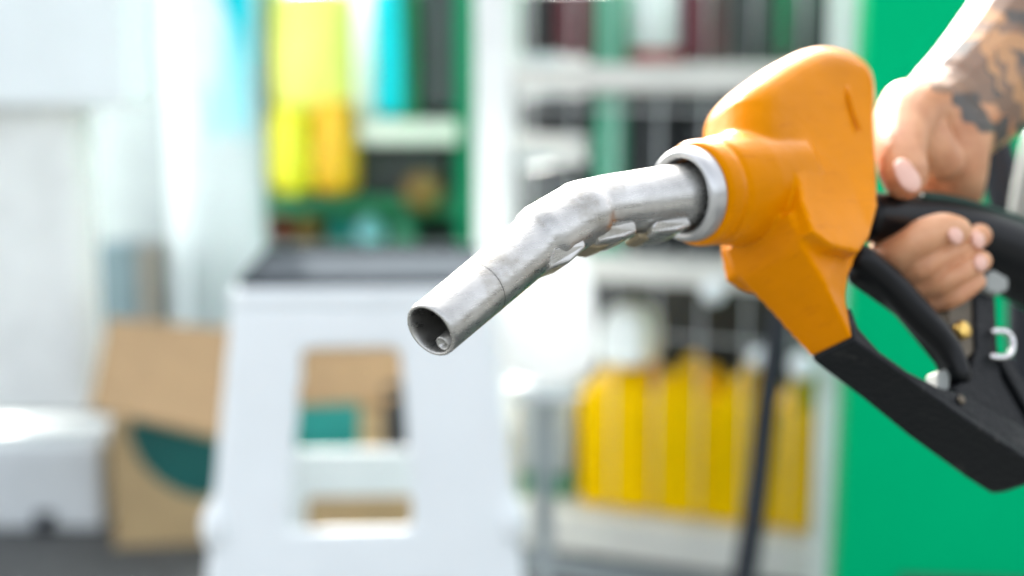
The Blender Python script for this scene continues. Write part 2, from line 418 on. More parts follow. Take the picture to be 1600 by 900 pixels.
# ---- plastic stool
f = Fr(565, 1.6, 3)
t = empty('plastic_stool', f.mw, 'white moulded plastic stool with window openings between its legs', 'stool')
xl0, zs = f.h(362, 452); xr0 = f.h(768, 452)[0]
xb0 = f.h(302, 860)[0]; xb1 = f.h(786, 860)[0]; hw = (xr0 - xl0) / 2; cx = (xr0 + xl0) / 2
zlow = f.h(565, 860)[1]
splay = ((xb1 - xb0) / 2 - hw) / (zs - zlow)
cy = hw
def wall_pt(side, a, z, off=0):
    """a in -1..1 across the side, z height; off = thickness inward"""
    h = hw + splay * (zs - z) * 1.0 - off
    x, y = a * h, -h
    for _ in range(side): x, y = -y, x
    return Vector((cx + x, cy + y, z))
def zpx(py): return f.h(565, py)[1]
z_open_t, z_open_b, z_mid = zpx(545), zpx(815), zpx(905)
bm = bmesh.new()
def panel(side, rects):
    for (a0, z0, a1, z1, a2, a3) in rects:    # quad: bottom a0..a1 at z0, top a2..a3 at z1
        th = .012
        A = [wall_pt(side, a0, z0), wall_pt(side, a1, z0), wall_pt(side, a3, z1), wall_pt(side, a2, z1)]
        B = [wall_pt(side, a0, z0, th), wall_pt(side, a1, z0, th), wall_pt(side, a3, z1, th), wall_pt(side, a2, z1, th)]
        va = [bm.verts.new(p) for p in A]; vb = [bm.verts.new(p) for p in B]
        bm.faces.new(va); bm.faces.new(vb[::-1])
        for i in range(4): bm.faces.new((va[i], va[(i + 1) % 4], vb[(i + 1) % 4], vb[i]))
ow = (f.h(625, 560)[0] - f.h(468, 560)[0]) / 2 / (hw + splay * (zs - z_open_t)); ow2 = (f.h(636, 815)[0] - f.h(440, 815)[0]) / 2 / (hw + splay * (zs - z_open_b))
for s in range(4):
    dw = -.09 if s == 0 else 0
    ow_, ow2_ = (ow, ow2) if s == 0 else (.70, .74)
    panel(s, [(-1, z_open_t, 1, zs - .02, -1, 1),
              (-1, z_open_b, -ow2_ + dw, z_open_t, -1, -ow_ + dw), (ow2_ + dw, z_open_b, 1, z_open_t, ow_ + dw, 1),
              (-1, z_mid, 1, z_open_b, -1, 1),
              (-1, 0, -.62, z_mid, -1, -.55), (.62, 0, 1, z_mid, .55, 1)])
obj('frame', bm, M['plastic_white'], t, bevel=0, remesh=.005, sm=5)
bm = bmesh.new(); box(bm, cx - hw - .004, cx + hw + .004, cy - hw - .004, cy + hw + .004, zs - .024, zs)
obj('seat', bm, M['plastic_white'], t, bevel=.009)
zz = zpx(800)
for s in range(4):
    bm = bmesh.new(); a = wall_pt(s, -1, zz, .005); sweep(bm, [a + Vector((0, 0, .03)), a + Vector((0, 0, .012)), a, a - Vector((0, 0, .02)), a - Vector((0, 0, .045))], [.003, .012, .017, .016, .006], 20)
    obj('corner_boss', bm, M['plastic_white'], t, remesh=.004, sm=4)

tr = empty('grey_tray', f.mw @ Matrix.Translation((cx, cy, zs + .0005)), 'flat dull grey tray covering the seat of the white stool', 'tray')
e_ = hw - .006
obj('base', mb((-e_, e_, -e_, e_, 0, .004)), M['tray'], tr, bevel=.001)
obj('rim', mb((-e_, e_, -e_, -e_ + .004, .0045, .010), (-e_, e_, e_ - .004, e_, .0045, .010), (-e_, -e_ + .004, -e_ + .0045, e_ - .0045, .0045, .010), (e_ - .004, e_, -e_ + .0045, e_ - .0045, .0045, .010)), M['tray'], tr, smooth=False)
# ---- white wire shelf
f = Fr(770, 2.17, -23)
t = empty('wire_mesh_shelf', f.mw, 'white shelving unit with wire mesh front, holding yellow jugs', 'shelf')
FS = f
H = .95
xL0, xL1 = f.h(741, 300)[0], f.h(798, 300)[0]; xR0, xR1 = f.h(1288, 200)[0], f.h(1345, 200)[0]
DEP = .36
obj('post', mb((xL0, xL1, 0, .04, 0, H)), M['white'], t, bevel=.004)
obj('post', mb((xR0, xR1, 0, .04, 0, H)), M['white'], t, bevel=.004)
obj('post', mb((xL0, xL1, DEP, DEP + .04, 0, H)), M['white'], t, bevel=.004)
obj('post', mb((xR0, xR1, DEP, DEP + .04, 0, H)), M['white'], t, bevel=.004)
def shelf_at(y0, y1, px=900, m='cream', d=DEP - .05):
    a = f.h(px, y0)[1]; b = f.h(px, y1)[1]
    obj('shelf_board', mb((xL1 - .003, xR0 + .003, .005, d, b, a)), M[m], t, bevel=.004); return a, b
s1 = shelf_at(100, 144); s2 = shelf_at(398, 438); s3 = shelf_at(806, 866)
a = f.bx(802, 208, 912, 240, .02, .2); obj('half_shelf', mb((xL1 - .002, a[1], .02, .22, a[4], a[5])), M['cream'], t, bevel=.003)
b = f.bx(930, 40, 972, 398, .03, .03); obj('divider', mb((b[0], b[1], .03, .06, s2[0] - .002, H)), M['greenp'], t, smooth=False)
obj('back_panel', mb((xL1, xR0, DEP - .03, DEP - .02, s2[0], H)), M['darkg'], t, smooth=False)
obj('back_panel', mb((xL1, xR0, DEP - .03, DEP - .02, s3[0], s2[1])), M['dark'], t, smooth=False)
def grid(z0, z1, nx, nz, x0=None, x1=None):
    bm = bmesh.new(); r = .0019; x0 = xL1 if x0 is None else x0; x1 = xR0 if x1 is None else x1
    for i in range(nx):
        x = x0 + (x1 - x0) * (i + .5) / nx; sweep(bm, [(x, -.004, z0), (x, -.004, z1)], [r, r], 6)
    for j in range(nz):
        z = z0 + (z1 - z0) * (j + .8) / nz; sweep(bm, [(x0, -.0085, z), (x1, -.0085, z)], [r, r], 6)
    obj('wire_mesh', bm, M['wire'], t)
grid(s1[0], H, 7, 1); grid(s2[0], s1[1], 7, 2); grid(s3[0], s2[1], 7, 1)
obj('shelf_bottom_rail', mb((xL1, xR0, .01, .03, .02, .05)), M['greypanel'], t, smooth=False)

# goods on this shelf
def g2(name, label, cat, x0, y0, x1, y1, m, yo=.06, dep=.12, group=None): return goods(name, label, cat, x0, y0, x1, y1, M[m], yo, dep, f, group=group)
g2('maroon_box', 'maroon box on top tier of the wire shelf, left of the white tub', 'box', 868, -60, 918, 88, 'maroon')
g2('maroon_box', 'maroon box on top tier of the wire shelf, right of the white tub', 'box', 1064, -60, 1108, 92, 'maroon')
g2('black_box', 'black box on top tier beside the right post of the wire shelf', 'box', 1150, -60, 1215, 90, 'dark')
g2('black_box', 'black box at the left end of the top tier of the wire shelf', 'box', 812, -60, 850, 84, 'dark')
g2('dark_bin', 'dark bin on the middle tier right of the pale green divider', 'bin', 985, 170, 1052, 392, 'dark')
g2('dark_bin', 'dark bin half hidden behind the orange nozzle', 'bin', 1066, 180, 1175, 396, 'dark')
g2('dark_carton', 'dark carton above the half shelf at the left of the wire shelf', 'carton', 806, 152, 905, 206, 'dark')
g2('dark_carton', 'dark green tinted carton below the half shelf', 'carton', 806, 262, 905, 396, 'darkg')
b = f.bx(965, -70, 1060, 94, .05, .1); r = (b[1] - b[0]) / 2
e = empty('white_tub', f.mw @ Matrix.Translation(((b[0] + b[1]) / 2, .05 + r, s1[0])), 'white tub with a red band on the top tier of the wire shelf', 'tub')
bm = bmesh.new(); solid_lathe(bm, [(.022, r), (.1, r), (.12, r * 1.05), (.13, r * 1.05)], 40, ax='z'); obj('tub', bm, M['plastic_white'], e)
bm = bmesh.new(); solid_lathe(bm, [(0, r * .98), (.0215, r * 1.01)], 40, ax='z'); obj('band', bm, M['red'], e)
# yellow jugs: body with shoulders, handle and cap
def jug(i, x0, x1, yt, yb, yo, label):
    xa = f.h(x0, yb, yo)[0]; xb_ = f.h(x1, yb, yo)[0]; zt = f.h((x0 + x1) / 2, yt, yo)[1]
    z0 = s3[0]; h = zt - z0; hw = (xb_ - xa) / 2; dep = .17
    e = empty('yellow_jug', f.mw @ Matrix.Translation(((xa + xb_) / 2, yo + dep / 2, z0)), label, 'jug', 'yellow jugs on the bottom tier of the wire shelf')
    bm = bmesh.new(); box(bm, -hw, hw, -dep / 2, dep / 2, .002, h * .8)
    # sloped shoulder
    vs = [bm.verts.new(p) for p in ((-hw, -dep / 2, h * .78), (hw, -dep / 2, h * .78), (hw, dep / 2, h * .78), (-hw, dep / 2, h * .78),
                                    (-hw * .45, -dep * .3, h * .95), (hw * .45, -dep * .3, h * .95), (hw * .45, dep * .3, h * .95), (-hw * .45, dep * .3, h * .95))]
    for q in ((0, 1, 2, 3), (4, 5, 6, 7), (0, 1, 5, 4), (1, 2, 6, 5), (2, 3, 7, 6), (3, 0, 4, 7)): bm.faces.new([vs[k] for k in q])
    obj('body', bm, M['yellow'], e, remesh=.005, sm=9)
    bm = bmesh.new(); sweep(bm, interp([(0, -dep * .42, h * .76), (0, -dep * .36, h * .97), (0, 0, h * 1.02), (0, dep * .3, h * .9)], 6), [.009] * 19, 12)
    obj('handle', bm, M['yellow'], e)
    bm = bmesh.new(); solid_lathe(bm, [(h * .94, .017), (h * 1.0, .017), (h * 1.02, .014)], 24, Vector((hw * .1, -dep * .18, 0)), 'z')
    obj('cap', bm, M['yellow'], e)
jug(0, 903, 1012, 572, 790, .05, 'yellow jug at the left end of the row on the wire shelf')
jug(1, 1009, 1106, 580, 805, .05, 'yellow jug second from the left on the wire shelf')
jug(2, 1103, 1198, 590, 822, .05, 'yellow jug third from the left, left of the black hose')
jug(3, 1196, 1266, 606, 842, .05, 'yellow jug at the right end, right of the black hose')
jug(4, 935, 1010, 575, 780, .20, 'yellow jug in the back row behind the leftmost one')
sack('clear_bag', 'crumpled white plastic bag lying on top of the left yellow jug', 'bag', 925, 480, 1010, 575, M['plastic_white'], .06, .12, f, .6)
for px, py, rr, lb in ((1115, 455, .017, 'white disc added as a blurred highlight under the middle shelf board'),
                       (1186, 560, .015, 'white disc added as a blurred highlight left of the black hose above the yellow jugs'),
                       (1255, 572, .02, 'white disc added as a blurred highlight right of the black hose near the white post')):
    x, z = f.h(px, py, -.02); bm = bmesh.new()  # white discs added to imitate out-of-focus glints, not real shelf items
    solid_lathe(bm, [(-.009, rr * .3), (-.007, rr * .75), (-.002, rr), (.002, rr), (.008, rr * .6), (.01, rr * .2)], 28, ax='y')
    tag(obj('highlight_disc', bm, M['plastic_white'], mw=f.mw @ Matrix.Translation((x, -.02, z))), lb, 'highlight disc', 'white discs added as blurred highlights on the wire shelf')
g2('grey_basket', 'low grey wire basket on the bottom tier left of the jugs', 'basket', 806, 600, 890, 740, 'greypanel', .1, .15)
g2('green_crate', 'flat green crate at the left end of the bottom tier', 'crate', 806, 742, 890, 796, 'greend', .08, .2)
# big white bag in front of the left post
fb = Fr(850, 1.72, 0)
sack('white_plastic_bag', 'glaring white plastic bag between the stool and the yellow jugs', 'bag', 770, 385, 938, 604, M['bag'], 0, .14, fb, .7)
fb2 = Fr(850, 1.78, 0)
b = fb2.bx(800, 603, 905, 640, 0, .12)
t = empty('side_table', fb2.mw, 'small grey stand under the white plastic bag', 'stand')
obj('top', mb((b[0], b[1], -.04, .12, b[4] + .02, b[5] - .004)), M['offwhite'], t, bevel=.005)
obj('leg', mb(((b[0] + b[1]) / 2 - .012, (b[0] + b[1]) / 2 + .012, .03, .054, 0, b[4] + .02)), M['greypanel'], t, smooth=False)

# ---- slanted black hose in front of the jugs
bm = bmesh.new()
pts = interp([tuple(W(1232, 380, 1.75)), tuple(W(1222, 480, 1.74)), tuple(W(1200, 620, 1.72)), tuple(W(1182, 780, 1.68)), tuple(W(1160, 920, 1.62)), tuple(W(1135, 1050, 1.55))], 6)
sweep(bm, pts, [.0155] * len(pts), 16)
tag(obj('pump_hose', bm, M['hose']), 'thin black hose slanting down in front of the yellow jugs', 'hose')
# ---- green panel
f = Fr(1400, 1.88, -6)
t = empty('green_pump_housing', f.mw, 'bright green pump housing filling the right side behind the hand', 'fuel pump')
x0 = f.h(1350, 20)[0]
a = f.h(1350, 60)[0]; bq = f.h(1308, 860)[0]
bm = bmesh.new()
za, zb_ = f.h(1350, 60)[1], f.h(1308, 860)[1]
sl_ = (a - bq) / (za - zb_)
vs = []
for y in (0, .4):
    for (x, z) in ((a + sl_ * (0 - za), 0), (1.2, 0), (1.2, 1.5), (a + sl_ * (1.5 - za), 1.5)): vs.append(bm.verts.new((x, y, z)))
for q in ((0, 1, 2, 3), (4, 5, 6, 7), (0, 1, 5, 4), (1, 2, 6, 5), (2, 3, 7, 6), (3, 0, 4, 7)): bm.faces.new([vs[k] for k in q])
obj('housing', bm, M['green'], t, bevel=.01)
obj('kick_plate', mb((.02, 1.18, -.012, -.002, .02, .12)), M['darkg'], t, smooth=False)

# ================================================================== NOZZLE
O = P(1080, 303, .63); B = P(880, 325, .585)
u = (O - B).normalized()
cx_, cy_, cz_ = RM @ Vector((1, 0, 0)), RM @ Vector((0, 1, 0)), RM @ Vector((0, 0, 1))
v = cy_ - (cx_ * .6 + cz_ * .78) * .40
v = (v - u * v.dot(u)).normalized(); wv = u.cross(v).normalized()
NM = Matrix.Translation(O) @ Matrix((u, v, wv)).transposed().to_4x4(); NI = NM.inverted()
def U(px, py, wo=0):
    """pixel -> nozzle coordinates on the plane at sideways offset wo (mm)"""
    q = O + wv * (wo / 1000); r = ray(px, py); tt = (q - CL).dot(wv) / r.dot(wv)
    return NI @ (CL + r * tt)
def depth_of(local): return -(RM.transposed() @ (NM @ local - CL)).z
def LP(px, py, d): return NI @ P(px, py, d)
NZ = empty('fuel_nozzle', NM, 'orange covered fuel nozzle with worn metal spout and black handle, held in the hand', 'fuel nozzle')
def rp(rpx, loc): return rpx * depth_of(loc) / F
# ---- spout
ST = [  # px, py, depth, radius px
    (673, 516, .5300, 46.3), (676, 513.5, .5312, 46.9), (694, 498, .5365, 46.8), (712, 483, .5418, 46.7), (716, 480, .543, 46.8), (747, 454, .5520, 46.7),
    (748.5, 453, .5523, 46.6), (750, 452, .5527, 46.7), (785, 422, .5625, 46.7), (820, 393, .5720, 46.8), (835, 380.5, .5758, 47.2), (839, 377.2, .5768, 49.6), (844, 373.5, .578, 52.4),
    (850, 369, .5796, 53.4), (859, 363, .5818, 52.2), (884, 348, .5875, 51.6), (896, 341.5, .5903, 51.8), (907, 335.8, .5928, 53.2), (916, 332, .595, 52.4),
    (921, 328.6, .5963, 49.8), (930, 325.8, .5985, 48.2), (950, 322, .603, 48.6), (990, 317, .612, 49.6), (1030, 311.5, .6205, 50.4), (1080, 305, .6305, 51.0), (1110, 301.5, .637, 51.0)]
stp = [LP(a, b, d) for a, b, d, r in ST]
for i in range(1, 9):                     # straight nose piece
    ax_ = (stp[9] - stp[0]).normalized(); stp[i] = stp[0] + ax_ * (stp[i] - stp[0]).dot(ax_)
str_ = [r * d / F for a, b, d, r in ST]
fr_ = frames(stp)
# smooth tangents so the rings do not shear at the fine steps
bm = bmesh.new()
rings = sweep(bm, stp, str_, 72, (False, True), fr=fr_)
t0, n1, n2 = fr_[0]
prev = rings[0]
ir = str_[0]
for s, r in ((-.0005, ir - .0004), (-.0006, ir - .0010), (-.0001, ir - .0014), (.004, ir - .0016), (.03, ir - .0016), (.06, ir - .0016)):
    L = [bm.verts.new(stp[0] + t0 * s + (n1 * math.cos(2 * math.pi * k / 72) + n2 * math.sin(2 * math.pi * k / 72)) * r) for k in range(72)]
    for k in range(72): bm.faces.new((prev[k], L[k], L[(k + 1) % 72], prev[(k + 1) % 72]))
    prev = L
bm.faces.new(prev)
sp = obj('spout', bm, M['spout'], NZ)
# seam line
bm = bmesh.new(); i = 6
tt, a1, a2 = fr_[i]; rr = str_[5] + .00006
ringp = [stp[i] + (a1 * math.cos(2 * math.pi * k / 72) + a2 * math.sin(2 * math.pi * k / 72)) * rr for k in range(72)]
rs = []
for p in ringp:
    d = (p - stp[i]).normalized()
    rs.append([bm.verts.new(p + tt * x + d * y) for x, y in ((-.00012, 0), (0, .00005), (.00012, 0), (0, -.0002))])
for k in range(72):
    A, Bq = rs[k], rs[(k + 1) % 72]
    for j in range(4): bm.faces.new((A[j], A[(j + 1) % 4], Bq[(j + 1) % 4], Bq[j]))
obj('seam', bm, M['seam'], sp)
# small sensing tube inside the mouth
bm = bmesh.new(); q0 = LP(689, 539, .5300); ax = t0
rings = sweep(bm, [q0 + ax * .001, q0 + ax * .02, q0 + ax * .05], [.0029] * 3, 32, (False, True))
tf, m1, m2 = frames([q0 + ax * .001, q0 + ax * .02, q0 + ax * .05])[0]
prev = rings[0]
for s, r in ((.0006, .0026), (.001, .0021), (.012, .0020)):
    L = [bm.verts.new(q0 + ax * s + (m1 * math.cos(2 * math.pi * k / 32) + m2 * math.sin(2 * math.pi * k / 32)) * r) for k in range(32)]
    for k in range(32): bm.faces.new((prev[k], L[k], L[(k + 1) % 32], prev[(k + 1) % 32]))
    prev = L
bm.faces.new(prev)
obj('sensing_tube', bm, M['spout'], sp)
# lugs under the spout
def lug(name, pts, d0, d1, m, bev=.0012):
    """wedge given by near outline pixels at depth d0 and thickness to depth d1"""
    bm = bmesh.new(); A = [bm.verts.new(LP(px, py, d0 + k)) for px, py, k in pts]; off = (u * 0 - wv) * d1
    Bv = [bm.verts.new(a_.co + Vector((0, .0, -d1))) for a_ in A]; n = len(A)
    bm.faces.new(A); bm.faces.new(Bv[::-1])
    for i in range(n): bm.faces.new((A[i], A[(i + 1) % n], Bv[(i + 1) % n], Bv[i]))
    return obj(name, bm, m, sp, bevel=bev)
lug('lug', [(855, 404, 0), (868, 387, 0), (911, 366, .012), (917, 386, .012), (893, 408, .006), (862, 419, 0)], .566, .014, M['spout'])
lug('lug', [(930, 364, 0), (945, 353, 0), (993, 344, .012), (997, 362, .012), (975, 373, .008), (938, 378, 0)], .585, .014, M['spout'])
lug('lug', [(1018, 352, 0), (1030, 344, 0), (1075, 336, .012), (1082, 352, .012), (1058, 362, .008), (1024, 364, 0)], .603, .014, M['spout'])
lug('clip', [(918, 378, 0), (952, 376, .008), (956, 381, .008), (935, 389, .004), (920, 386, 0)], .586, .01, M['tan'], .0006)
lug('clip', [(996, 364, 0), (1030, 362, .008), (1032, 367, .008), (1012, 374, .004), (1000, 371, 0)], .604, .01, M['tan'], .0006)
# ---- collar
bm = bmesh.new(); lathe(bm, [(-.002, .0156), (-.0042, .0157), (-.0056, .0161), (-.0066, .0166), (-.0072, .0175), (-.0074, .0184), (-.0072, .0192), (-.0064, .0200), (-.0052, .0206), (-.0035, .0210), (.003, .0213), (.012, .0213), (.012, .0154)], 96)
obj('collar_ring', bm, M['ring'], NZ)
bm = bmesh.new(); solid_lathe(bm, [(-.0005, .0150), (0, .0150), (.010, .0150)], 64); obj('collar_seal', bm, M['seam'], NZ)
# ---- orange cover
def outline(pts): return [(q.x, q.y) for q in (U(a, b, c) for a, b, c in pts)]
def pillow(bm, ol, T, r, wc=0, n=6):
    cxo = sum(p[0] for p in ol) / len(ol); cyo = sum(p[1] for p in ol) / len(ol)
    mr = sum(math.hypot(p[0] - cxo, p[1] - cyo) for p in ol) / len(ol)
    lay = []
    for k in range(n + 1):
        a = math.pi / 2 * (1 - k / n); lay.append((-(T - r) - r * math.sin(a), r * (1 - math.cos(a))))
    lay += [(-z, i_) for z, i_ in lay[::-1]]
    rg = []
    for z, ins in lay:
        s = 1 - ins / mr; rg.append([bm.verts.new((cxo + (x - cxo) * s, cyo + (y - cyo) * s, z + wc)) for x, y in ol])
    m_ = len(ol)
    for a_, b_ in zip(rg, rg[1:]):
        for k in range(m_): bm.faces.new((a_[k], a_[(k + 1) % m_], b_[(k + 1) % m_], b_[k]))
    bm.faces.new(rg[0]); bm.faces.new(rg[-1])
def slab(bm, pts):
    """near outline (px,py,w mm), mirrored to -w"""
    A = []; Bv = []
    for a, b, c in pts:
        q = U(a, b, c); A.append(bm.verts.new(q)); Bv.append(bm.verts.new((q.x, q.y, -q.z)))
    n = len(A); bm.faces.new(A); bm.faces.new(Bv[::-1])
    for i in range(n): bm.faces.new((A[i], A[(i + 1) % n], Bv[(i + 1) % n], Bv[i]))
bm = bmesh.new()
solid_lathe(bm, [(.0008, .0226), (.0022, .0236), (.0095, .0240), (.0108, .0230), (.0124, .0230), (.0138, .0242), (.022, .0252), (.032, .0260), (.06, .0255)], 96)
BULB = [(1098, 195, -12), (1110, 172, -12), (1150, 140, -12), (1203, 112, -12), (1245, 104, -10), (1292, 108, -5), (1338, 116, 5), (1360, 142, 12), (1365, 180, 15),
        (1370, 260, 16), (1372, 320, 16), (1362, 362, 16), (1345, 390, 14), (1300, 382, 16), (1262, 362, 14), (1200, 350, 5), (1135, 310, 0), (1105, 250, -8)]
pillow(bm, outline(interp(BULB, 3)), .0225, .017)
slab(bm, [(1243, 255, 25), (1245, 200, 21), (1270, 130, 17), (1340, 122, 16), (1362, 180, 21), (1373, 320, 25), (1361, 368, 26), (1344, 394, 27), (1302, 385, 29), (1270, 362, 29.5), (1255, 318, 28.5)])
slab(bm, [(1232, 330, 22), (1255, 385, 21), (1290, 445, 18), (1313, 492, 15.5), (1333, 532, 13), (1329, 505, 13), (1322, 468, 13), (1327, 430, 15), (1343, 392, 18), (1330, 340, 19)])
lb = [U(1190, 350, -16), U(1192, 376, -16), U(1198, 396, -15)]; sweep(bm, lb, [.009, .0085, .0065], 20, ends_round=True)
cov = obj('cover', bm, M['orange'], NZ, remesh=.001, sm=9)
# raised seam on the cover
bm = bmesh.new(); pts = [U(*q) for q in interp([(1308, 92, 8), (1318, 112, 17.5), (1326, 145, 23.2), (1334, 175, 23.8), (1344, 200, 24.2)], 5)]
sweep(bm, pts, [.0009] * len(pts), 10, ends_round=True); obj('moulding_line', bm, M['orange'], cov)
# ---- grip
bm = bmesh.new()
GR = interp([(1345, 338, 40), (1400, 345, 42), (1470, 357, 50), (1560, 392, 60), (1650, 436, 66), (1720, 470, 66)], 5)
gp = [U(a, b, 0) for a, b, r in GR]; sweep(bm, gp, [rp(r, q) for (a, b, r), q in zip(GR, gp)], 40)
grip = obj('grip', bm, M['blackr'], NZ)
bm = bmesh.new()
for k, (dy, wo) in enumerate(((-1.0, .15), (-.87, .5), (-.64, .78))):
    G2 = [(a, b, r) for a, b, r in GR if a > 1420]; pp = []
    for a, b, r in G2:
        q = U(a, b, 0); R_ = rp(r, q); pp.append(q + Vector((0, -dy * R_ * .98, wo * R_ * .98)))
    sweep(bm, pp, [.0022] * len(pp), 8)
obj('grip_rib', bm, mat('green_black_rubber', (.004, .035, .024), .35, spec=.3), grip)
# ---- trigger lever
bm = bmesh.new()
slab(bm, [(1336, 402, 3.5), (1352, 392, 3.5), (1400, 430, 3.5), (1455, 490, 3.5), (1500, 545, 3.5), (1512, 600, 3.5), (1490, 600, 3.5), (1476, 562, 3.5), (1414, 486, 3.5), (1340, 434, 3.5)])
L1 = interp([(1345, 405, 24), (1385, 438, 25), (1435, 492, 25), (1478, 540, 22), (1500, 585, 18)], 5)
lp = [U(a, b, 6) for a, b, r in L1]; sweep(bm, lp, [rp(r, q) for (a, b, r), q in zip(L1, lp)], 24, ends_round=True)
obj('trigger_lever', bm, M['blackr'], NZ, remesh=.0013, sm=3)
# ---- lever guard: beam + rear post + gusset
bm = bmesh.new()
slab(bm, [(1334, 533, 13.5), (1420, 593, 14.5), (1500, 650, 16), (1600, 716, 17.5), (1640, 742, 17.5), (1660, 740, 17.5), (1660, 700, 15), (1560, 645, 14), (1500, 612, 13), (1472, 606, 13), (1420, 580, 12.5), (1375, 548, 12), (1343, 512, 12), (1330, 478, 12), (1322, 490, 12)])
obj('lever_guard', bm, M['guard'], NZ, bevel=.0016)
bm = bmesh.new()
slab(bm, [(1523, 455, 8), (1556, 448, 8), (1560, 540, 8), (1566, 590, 8), (1600, 650, 8), (1620, 690, 8), (1560, 655, 8), (1500, 618, 8), (1488, 606, 8), (1512, 590, 8), (1526, 545, 8)])
obj('guard_post', bm, M['guard'], NZ, bevel=.0015)
bm = bmesh.new(); slab(bm, [(1562, 560, 10), (1580, 560, 10), (1660, 690, 10), (1640, 700, 10)]); obj('gusset', bm, M['guard'], NZ, bevel=.001)
bm = bmesh.new(); slab(bm, [(1480, 470, 6), (1525, 455, 6), (1528, 545, 6), (1512, 560, 6), (1485, 545, 6)]); obj('pivot_plate', bm, M['bronze'], NZ, bevel=.001)
def disc(name, px, py, wo, r, th, m):
    bm = bmesh.new(); q = U(px, py, wo); solid_lathe(bm, [(-th, r * .9), (0, r), (th * .5, r), (th, r * .75)], 32, q, 'z'); return obj(name, bm, m, NZ)
disc('pivot_screw', 1504, 516, 9, .0046, .0025, M['brass'])
disc('rivet', 1502, 625, 14.5, .0022, .001, M['bronze'])
bm = bmesh.new(); pp = [U(*q) for q in interp([(1552, 518, 10), (1570, 518, 13), (1581, 530, 13), (1580, 550, 13), (1568, 558, 13), (1550, 557, 10)], 5)]
sweep(bm, pp, [.0016] * len(pp), 12, ends_round=True); obj('latch_clip', bm, M['steel'], NZ)
bm = bmesh.new(); slab(bm, [(1541, 430, 12), (1553, 420, 12), (1577, 434, 12), (1577, 452, 12), (1560, 460, 12), (1541, 452, 12)]); obj('end_cap', bm, M['capgrey'], NZ, bevel=.0015)
bm = bmesh.new(); slab(bm, [(1466, 580, 4), (1486, 574, 4), (1484, 612, 4), (1466, 606, 4)]); obj('stop_block', bm, M['capgrey'], NZ, bevel=.001)
# ---- hose behind, and its swivel
bm = bmesh.new()
pts = interp([tuple(P(1520, 120, .98)), tuple(P(1550, 230, .97)), tuple(P(1580, 330, .96)), tuple(P(1604, 430, .96)), tuple(P(1608, 560, .96)), tuple(P(1640, 690, .96)), tuple(P(1720, 800, .96))], 6)
sweep(bm, pts, [.0135] * len(pts), 20)
tag(obj('delivery_hose', bm, M['hose']), 'thick black hose hanging behind the grip at the right edge', 'hose')
bm = bmesh.new(); sweep(bm, [P(1622, 225, .9), P(1612, 285, .9), P(1600, 345, .9)], [.010, .011, .010], 20, ends_round=True)
tag(obj('hose_swivel', bm, M['capgrey']), 'pale grey metal swivel beside the hose behind the forearm', 'swivel')

# ================================================================== PERSON (forearm and hand)
def skin_mat():
    m = bpy.data.materials.new('tattooed_skin'); m.use_nodes = True; n = m.node_tree; b = n.nodes['Principled BSDF']
    at = n.nodes.new('ShaderNodeAttribute'); at.attribute_name = 'ink'
    tc = n.nodes.new('ShaderNodeTexCoord'); nz = n.nodes.new('ShaderNodeTexNoise'); nz.inputs['Scale'].default_value = 55; nz.inputs['Detail'].default_value = 5
    n.links.new(tc.outputs['Object'], nz.inputs['Vector'])
    cr = n.nodes.new('ShaderNodeValToRGB'); cr.color_ramp.elements[0].color = srgb(194, 136, 98) + (1,); cr.color_ramp.elements[1].color = srgb(218, 164, 124) + (1,)
    cr.color_ramp.elements[0].position = .35; cr.color_ramp.elements[1].position = .65
    n.links.new(nz.outputs['Fac'], cr.inputs[0])
    mx = n.nodes.new('ShaderNodeMixRGB'); n.links.new(at.outputs['Alpha'], mx.inputs[0]); n.links.new(cr.outputs[0], mx.inputs[1]); n.links.new(at.outputs['Color'], mx.inputs[2])
    n.links.new(mx.outputs[0], b.inputs['Base Color'])
    b.inputs['Roughness'].default_value = .42; b.inputs['Subsurface Weight'].default_value = .15
    b.inputs['Subsurface Radius'].default_value = (.006, .002, .001); b.inputs['Subsurface Scale'].default_value = 1
    vb = n.nodes.new('ShaderNodeTexNoise'); vb.inputs['Scale'].default_value = 260; n.links.new(tc.outputs['Object'], vb.inputs['Vector'])
    bp = n.nodes.new('ShaderNodeBump'); bp.inputs['Strength'].default_value = .25; bp.inputs['Distance'].default_value = .0008
    n.links.new(vb.outputs['Fac'], bp.inputs['Height']); n.links.new(bp.outputs[0], b.inputs['Normal'])
    return m
bm = bmesh.new()
def limb(pts, n=5, seg=20):
    """pts: (px, py, w mm, radius px) in the nozzle frame"""
    q = interp(pts, n); lp = [U(a, b, c) for a, b, c, r in q]
    sweep(bm, lp, [rp(r[3], l) for r, l in zip(q, lp)], seg, ends_round=True)
# forearm and wrist
limb([(1440, 185, -2, 62), (1480, 180, -6, 84), (1530, 140, 2, 93), (1600, 72, 18, 110), (1700, -30, 52, 134), (1800, -130, 92, 150)])
# back of hand / palm over the grip
limb([(1460, 190, -2, 70), (1462, 235, -10, 58), (1452, 290, -22, 50), (1440, 340, -30, 40)])
limb([(1490, 215, 2, 62), (1500, 262, 0, 44), (1500, 300, -10, 36)])
limb([(1420, 170, 2, 46), (1440, 215, 6, 46), (1470, 250, 6, 36)])
# thumb
limb([(1445, 172, 4, 50), (1418, 182, 9, 50), (1408, 222, 14, 42), (1408, 248, 17, 38.5), (1412, 270, 18, 38.5), (1413, 276, 18, 36)])
